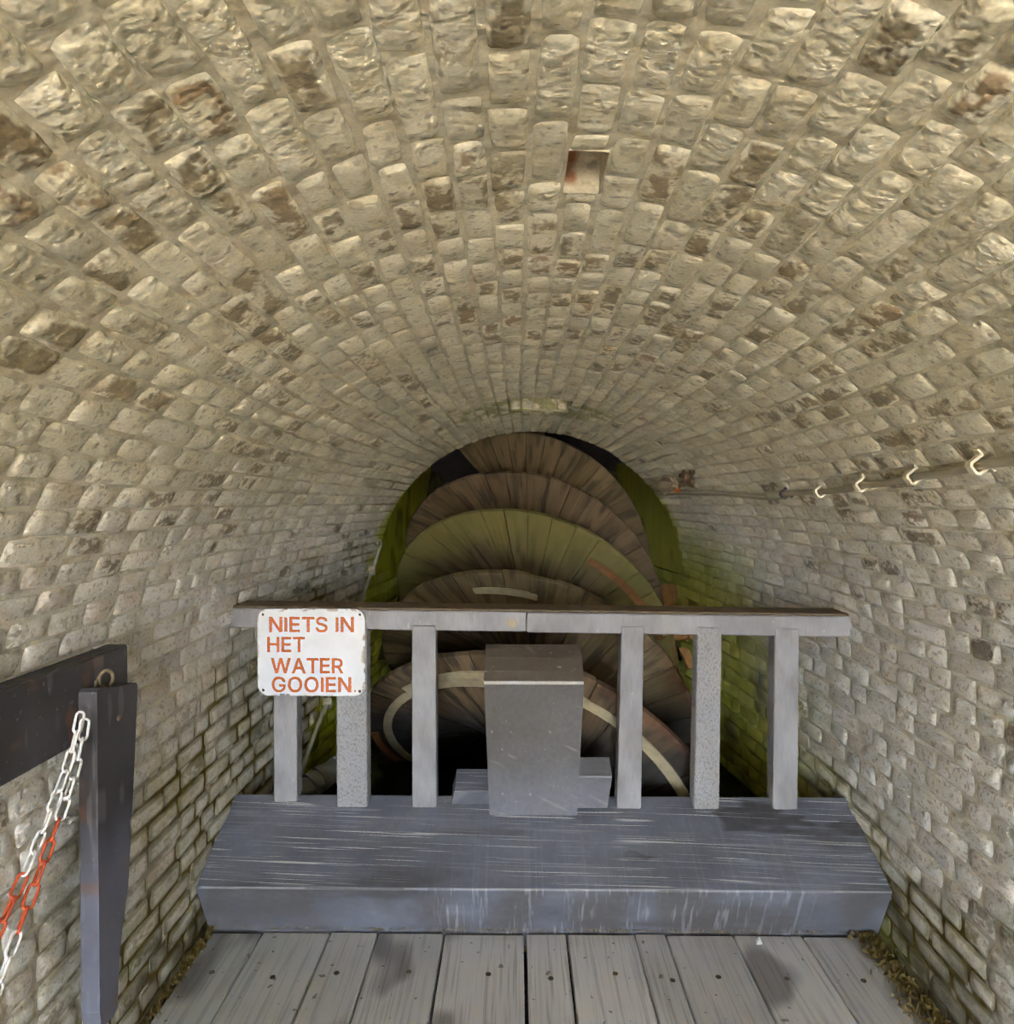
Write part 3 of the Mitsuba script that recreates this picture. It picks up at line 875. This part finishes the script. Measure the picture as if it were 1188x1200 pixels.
put(f'{cab}__sheath', tube(smooth_path(off_wall(CP, 0.024), 90), 0.0105, 10), 'cable_mat', smooth=True)
CP2 = np.array([(1.046, 2.87, 1.516), (1.046, 2.916, 1.514), (1.009, 3.288, 1.521), (0.944, 3.792, 1.533), (0.905, 4.15, 1.533), (0.87, 4.50, 1.533)])
put(f'{cab}__wire', tube(smooth_path(off_wall(CP2, 0.020), 50), 0.006, 8), 'cable_mat', smooth=True)
put(f'{cab}__wire', tube(smooth_path(off_wall(CP2 - [0, 0, 0.018], 0.018), 50), 0.0055, 8), 'cable_mat', smooth=True)
put(f'{cab}__sleeve', tube(off_wall([(1.0455, 2.83, 1.518), (1.0455, 2.90, 1.515), (1.041, 2.97, 1.514)], 0.024), 0.0155, 10), 'conduit_mat', smooth=40)


def clip_mesh(P, size):
    """Saddle clip: a strap bent over the cable with a lug above and below."""
    o = off_wall([P], 0.006)[0]
    n = off_wall([P], 1.0)[0] - np.array(P)
    y = np.array([0, 1.0, -0.05])
    y -= n * (y @ n)
    y /= np.linalg.norm(y)
    up = np.cross(n, y)
    up *= np.sign(up[2])
    s = size
    t = 0.0045
    out = [(-0.030, 0), (-0.030, 0.006), (-0.0185, 0.006), (-0.018, 0.034), (-0.011, 0.040), (0.011, 0.040), (0.018, 0.034), (0.0185, 0.006), (0.030, 0.006), (0.030, 0), (0.0125, 0), (0.0115, 0.031), (0.008, 0.034), (-0.008, 0.034), (-0.0115, 0.031), (-0.0125, 0)]
    m = trimesh.creation.extrude_polygon(Polygon([(a * s, b * s) for a, b in out]), 0.020, engine='earcut')
    v = m.vertices
    m.vertices = o + v[:, :1] * up + v[:, 1:2] * n + (v[:, 2:] - 0.010) * y
    m.fix_normals()
    return m


for P, s in (((1.0275, 1.616, 1.580), 1.0), ((1.034, 1.888, 1.562), 1.0), ((1.043, 2.188, 1.545), 1.0), ((1.053, 2.504, 1.527), 1.0)):
    put(f'{cab}__clip', clip_mesh(P, s), 'clip_mat', smooth=35)
put(f'{cab}__clip', clip_mesh((1.0465, 2.82, 1.519), 0.9), 'dark_iron', smooth=35, label='dark clip')

cl = thing('fibre_clump', 'clump of grey fibres with an orange scrap, stuck on the cable near the vault end', 'fibre clump')
cc = off_wall([(0.868, 4.05, 1.585)], 0.045)[0]


def strands(c, ext, n, r, seed):
    g = np.random.default_rng(seed)
    ms = []
    for _ in range(n):
        a = c + (g.random(3) - 0.5) * 2 * ext * [0.5, 0.85, 0.5]
        d = (g.random((5, 3)) - 0.5) * ext * [0.9, 1.3, 1.0]
        ms.append(tube(smooth_path(a + np.cumsum(d, 0) * 0.6, 14), r * (0.6 + 0.8 * g.random()), 5))
    return trimesh.util.concatenate(ms)


core = trimesh.creation.icosphere(subdivisions=3, radius=1.0)
core.vertices *= 1 + 0.5 * (meshkit.fbm(core.vertices * 2.2, 4, 4)[:, None] - 0.5)
core.apply_scale([0.045, 0.22, 0.042])
core.apply_translation(cc)
put(f'{cl}__core', core, 'fibre', smooth=True)
put(f'{cl}__fibres', strands(cc, np.array([0.05, 0.20, 0.045]), 70, 0.0035, 3), 'fibre', smooth=True, kind='stuff')
put(f'{cl}__fibres', strands(cc + [0.03, -0.30, 0.03], np.array([0.035, 0.11, 0.05]), 26, 0.006, 8), 'fibre_dark', smooth=True, kind='stuff', label='dark curled fibres at the near end')
sc = trimesh.creation.icosphere(subdivisions=2, radius=1)
sc.vertices *= 1 + 0.6 * (meshkit.noise(sc.vertices * 2.5, 2)[:, None] - 0.5)
sc.apply_scale([0.018, 0.055, 0.016])
sc.apply_translation(cc + [0.012, -0.16, -0.028])
put(f'{cl}__scrap', sc, 'orange_scrap', smooth=30, label='orange scrap')

# ------------------------------------------------------------------ left channel wall: conduit and drain pipe
cd = thing('conduit', 'thin pale conduit slanting up the mossy left channel wall behind the sign', 'pipe')
DP = np.array([(-0.875, 4.44, 1.20), (-0.866, 4.50, 1.225), (-0.868, 4.545, 1.200), (-0.881, 4.50, 1.131), (-0.907, 4.312, 0.971), (-0.923, 4.152, 0.869), (-0.968, 3.752, 0.520), (-0.992, 3.50, 0.36), (-1.013, 3.34, 0.235), (-1.03, 3.2, 0.12)])
put(f'{cd}__tube', tube(smooth_path(off_wall(DP, 0.026), 80), 0.0115, 8), 'conduit_mat', smooth=True)
for P in ((-0.972, 3.66, 0.452), (-0.893, 4.40, 1.045)):
    c = off_wall([P], 0.022)[0]
    b = rbox((-0.022, -0.02, -0.024), (0.022, 0.02, 0.024), 0.006)
    b.apply_transform(trimesh.transformations.rotation_matrix(math.radians(42), [1, 0, 0]))
    b.apply_translation(c)
    put(f'{cd}__clamp', b, 'clip_mat')
dp = thing('drain_pipe', 'short grey plastic drain pipe low between the two leftmost uprights', 'pipe')
pp = smooth_path([(-0.99, 3.22, 0.14), (-0.93, 3.29, 0.18), (-0.86, 3.36, 0.215), (-0.76, 3.50, 0.22)], 24)
put(f'{dp}__tube', tube(pp, 0.052, 18), 'pipe_grey', smooth=40)
for k in (6, 9, 14):
    put(f'{dp}__collar', tube(pp[k:k + 3], 0.059, 18), 'pipe_grey', smooth=40)

# ------------------------------------------------------------------ the Archimedes screw
TH, RS, X_S, Z_S, LEAD, S_E, DS = 0.512, 0.82, 0.062, -0.059, 1.60, 0.38, 0.578
AX, UX, RX = np.array([0, math.cos(TH), math.sin(TH)]), np.array([0, -math.sin(TH), math.cos(TH)]), np.array([1.0, 0, 0])
O_S = np.array([X_S, 3.0, Z_S])


def helix(s, phi, r):
    s, phi, r = np.broadcast_arrays(np.asarray(s, float), np.asarray(phi, float), np.asarray(r, float))
    return O_S + s[..., None] * AX + r[..., None] * (np.cos(phi)[..., None] * UX + np.sin(phi)[..., None] * RX)


sw = thing('archimedes_screw', 'large wooden screw of radial planks rising into the dark behind the railing', 'screw')
sp = np.array([O_S + AX * s for s in (0.12, 1, 2, 3, 4.4)])
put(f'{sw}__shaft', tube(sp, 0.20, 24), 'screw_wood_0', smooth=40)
STEP = math.radians(9.0)


def plank_mesh(start, k, pid):
    """One radial board of a flight: plank k covers the angles from k*STEP; the flight comes nearer as the angle grows."""
    p0, p1 = k * STEP, (k + 1) * STEP
    gap = 0.0022
    rr = np.array([0.18, 0.34, 0.52, 0.68, RS - 0.012 + 0.004 * R.random(), RS + 0.006 * R.random()])
    off = R.normal(0, 0.003)
    th = 0.034
    v, uv = [], []
    for face in (-1, 1):
        for r in rr:
            for e, a in ((0, p0 + gap / r), (0.5, (p0 + p1) / 2), (1, p1 - gap / r)):
                s = start - LEAD * a / (2 * math.pi) + off + face * th / 2 * (1 if r < RS - 0.004 else 0.8)
                v.append(helix(s, a, r))
                uv.append((pid + 0.02 + 0.96 * e, r))
    n = len(rr)
    g = np.arange(2 * n * 3).reshape(2, n, 3)
    f = []
    for fc in (0, 1):
        for i in range(n - 1):
            for j in range(2):
                q = [g[fc, i, j], g[fc, i + 1, j], g[fc, i + 1, j + 1], g[fc, i, j + 1]]
                if fc:
                    q = q[::-1]
                f += [[q[0], q[1], q[2]], [q[0], q[2], q[3]]]
    loop = [(i, 0) for i in range(n)] + [(n - 1, 1), (n - 1, 2)] + [(i, 2) for i in range(n - 2, -1, -1)] + [(0, 1)]
    for a, b in zip(loop, loop[1:] + loop[:1]):
        f += [[g[0][a], g[1][a], g[1][b]], [g[0][a], g[1][b], g[0][b]]]
    m = trimesh.Trimesh(np.array(v), np.array(f), process=False)
    return m, np.array(uv)


for fl, start in enumerate((S_E, S_E + DS, S_E + 2 * DS)):
    lo = math.ceil((start - 2.75) / LEAD * 2 * math.pi / STEP)
    hi = round((130, 225, 225)[fl] / 9)
    fk = f'{sw}__flight' + (f'_{fl:03d}' if fl else '')
    for k in range(lo, hi):
        m, uv = plank_mesh(start, k, 500 * fl + (k - lo))
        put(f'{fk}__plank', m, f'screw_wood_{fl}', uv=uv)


def strip(start, phi0, phi1, r0, r1, wd, n=40):
    """Flat iron strip nailed on a flight's near face."""
    ph = np.linspace(phi0, phi1, n)
    rc = np.linspace(r0, r1, n)
    v = []
    for a, r in zip(ph, rc):
        s = start - LEAD * a / (2 * math.pi) - 0.0255
        v += [helix(s, a, r - wd / 2), helix(s, a, r + wd / 2), helix(s + 0.010, a, r + wd / 2), helix(s + 0.010, a, r - wd / 2)]
    f = []
    for i in range(n - 1):
        for k in range(4):
            l = (k + 1) % 4
            f += [[4 * i + k, 4 * i + l, 4 * i + 4 + l], [4 * i + k, 4 * i + 4 + l, 4 * i + 4 + k]]
    e = 4 * (n - 1)
    f += [[0, 2, 1], [0, 3, 2], [e, e + 1, e + 2], [e, e + 2, e + 3]]
    m = trimesh.Trimesh(np.array(v), np.array(f), process=False)
    m.fix_normals()
    return m


rad = math.radians
put(f'{sw}__iron_strip', strip(S_E, rad(128), rad(-52), 0.700, 0.715, 0.044), 'iron_strip_mat', label='pale iron strip curving round the lowest flight')
put(f'{sw}__iron_strip', strip(S_E, rad(-12), rad(-135), 0.660, 0.735, 0.042), 'iron_strip_mat', label='second pale iron strip on the left of the lowest flight')
put(f'{sw}__rusty_strip', strip(S_E, rad(-92), rad(-135), 0.780, 0.790, 0.036), 'rusty_iron', label='rusty strip outside the pale ones')
put(f'{sw}__rusty_strip', strip(S_E + 2 * DS, rad(28), rad(72), 0.690, 0.745, 0.040), 'rusty_iron', label='rust brown strip on the greenish flight')
put(f'{sw}__iron_strip', strip(S_E + DS, rad(-22), rad(3), 0.720, 0.715, 0.036), 'iron_strip_mat', label='short pale strip just above the rail')

# trough under the screw, its shelves to the walls, and the water
ph = np.radians(np.linspace(112, 248, 40))
ss = np.linspace(-0.35, 4.2, 24)
PH, SS = np.meshgrid(ph, ss, indexing='ij')
tv = helix(SS, PH, 0.865)
i = np.arange(tv.shape[0] * tv.shape[1]).reshape(tv.shape[:2])
tf = np.concatenate([np.stack([i[:-1, :-1], i[1:, :-1], i[1:, 1:]], -1).reshape(-1, 3), np.stack([i[:-1, :-1], i[1:, 1:], i[:-1, 1:]], -1).reshape(-1, 3)])
tm = [trimesh.Trimesh(tv.reshape(-1, 3), tf, process=False)]
for row, sx in ((0, 1), (-1, -1)):
    e = tv[row][10:]
    o = e.copy()
    o[:, 0] = XC + sx * 1.2
    o[:, 2] += 0.03
    k = np.arange(len(e) - 1)
    tm.append(trimesh.Trimesh(np.vstack([e, o]), np.vstack([np.stack([k, k + 1, k + 1 + len(e)], 1), np.stack([k, k + 1 + len(e), k + len(e)], 1)]), process=False))
put('trim_1', trimesh.util.concatenate(tm), 'trough_mat', smooth=30, kind='structure', label='dark mossy trough in which the screw lies')
put('water', trimesh.creation.box(bounds=[[-1.15, 2.86, -0.2], [1.3, 6.0, 0.05]]), 'water_mat', kind='structure', label='black water behind the beam')

# splintered timber on the trough's right lip
for lab, a, b, wd, tk in (('splintered orange-brown timber on the right of the screw, just above the rail', (0.90, 4.56, 0.80), (1.00, 4.74, 0.90), 0.10, 0.045),
                          ('broken orange-brown timber block right of the screw, just below the rail', (0.93, 4.18, 0.655), (1.03, 4.50, 0.80), 0.14, 0.06),
                          ('thin splinter of pale wood right of the screw, below the broken block', (0.965, 4.02, 0.53), (0.94, 4.12, 0.63), 0.045, 0.025)):
    a, b = np.array(a), np.array(b)
    d = (b - a) / np.linalg.norm(b - a)
    w = np.cross(d, [0, 0, 1.0])
    w /= np.linalg.norm(w)
    u = np.cross(w, d)
    pts = []
    for q, cc_ in ((0.0, a), (1.0, b)):
        for sx in (-1, 1):
            for su in (-1, 1):
                jag = 0.03 * R.normal(size=1)[0]
                pts.append(cc_ + w * sx * wd / 2 * (0.8 + 0.4 * R.random()) + u * su * tk / 2 * (0.7 + 0.6 * R.random()) + d * jag)
    m = trimesh.convex.convex_hull(np.array(pts)).subdivide().subdivide()
    m.vertices += 0.008 * (meshkit.fbm(m.vertices * [30, 12, 40], 3, 6)[:, None] - 0.5)
    put('broken_timber', m, 'split_wood', label=lab, cat='timber')

# ------------------------------------------------------------------ litter along the deck's edges


def flakes(n, fx, fy, seed, size):
    g = np.random.default_rng(seed)
    vs, fs, at = [], [], 0
    for _ in range(n):
        y = fy(g)
        c = np.array([fx(g, y), y, 0.004 + 0.012 * g.random()])
        a = g.random() * 6.28
        l, w = size * (0.5 + 1.5 * g.random()), size * 0.3
        d, e = np.array([math.cos(a), math.sin(a), 0.5 * (g.random() - 0.3)]), np.array([-math.sin(a), math.cos(a), 0.2])
        t = c + [0, 0, 0.006 + 0.01 * g.random()]
        v = np.array([c - d * l / 2, c + d * l / 2, c + e * w, t])
        vs.append(v)
        fs.append(np.array([[0, 1, 3], [1, 2, 3], [2, 0, 3], [0, 2, 1]]) + at)
        at += 4
    return trimesh.Trimesh(np.vstack(vs), np.vstack(fs), process=False)


put('moss_litter', flakes(900, lambda g, y: 1.235 - abs(g.normal(0, 0.035)) - 0.02, lambda g: 1.6 + 0.88 * g.random(), 4, 0.016), 'moss_mat', label='moss and straw litter along the right edge of the deck', cat='moss', kind='stuff')
put('moss_litter', flakes(500, lambda g, y: -1.055 + abs(g.normal(0, 0.012)), lambda g: 1.6 + 0.88 * g.random(), 6, 0.012), 'moss_mat', label='dark moss litter along the left edge of the deck', cat='moss', kind='stuff')
put('grit', flakes(500, lambda g, y: -1.0 + 2.2 * g.random(), lambda g: 2.478 + 0.008 * g.random(), 9, 0.008), 'rope_mat', label='pale grit in the joint between deck and beam', cat='grit', kind='stuff')
pc = trimesh.convex.convex_hull(np.array([(0, 0, 0), (0.022, 0.004, 0), (0.026, 0.034, 0.002), (0.004, 0.028, 0), (0.012, 0.014, 0.012), (0.018, 0.03, 0.009)]))
pc.apply_translation([0.80, 2.42, 0.002])
put('paper_scrap', pc, 'paper', label='small white scrap lying on the deck against the beam', cat='scrap')
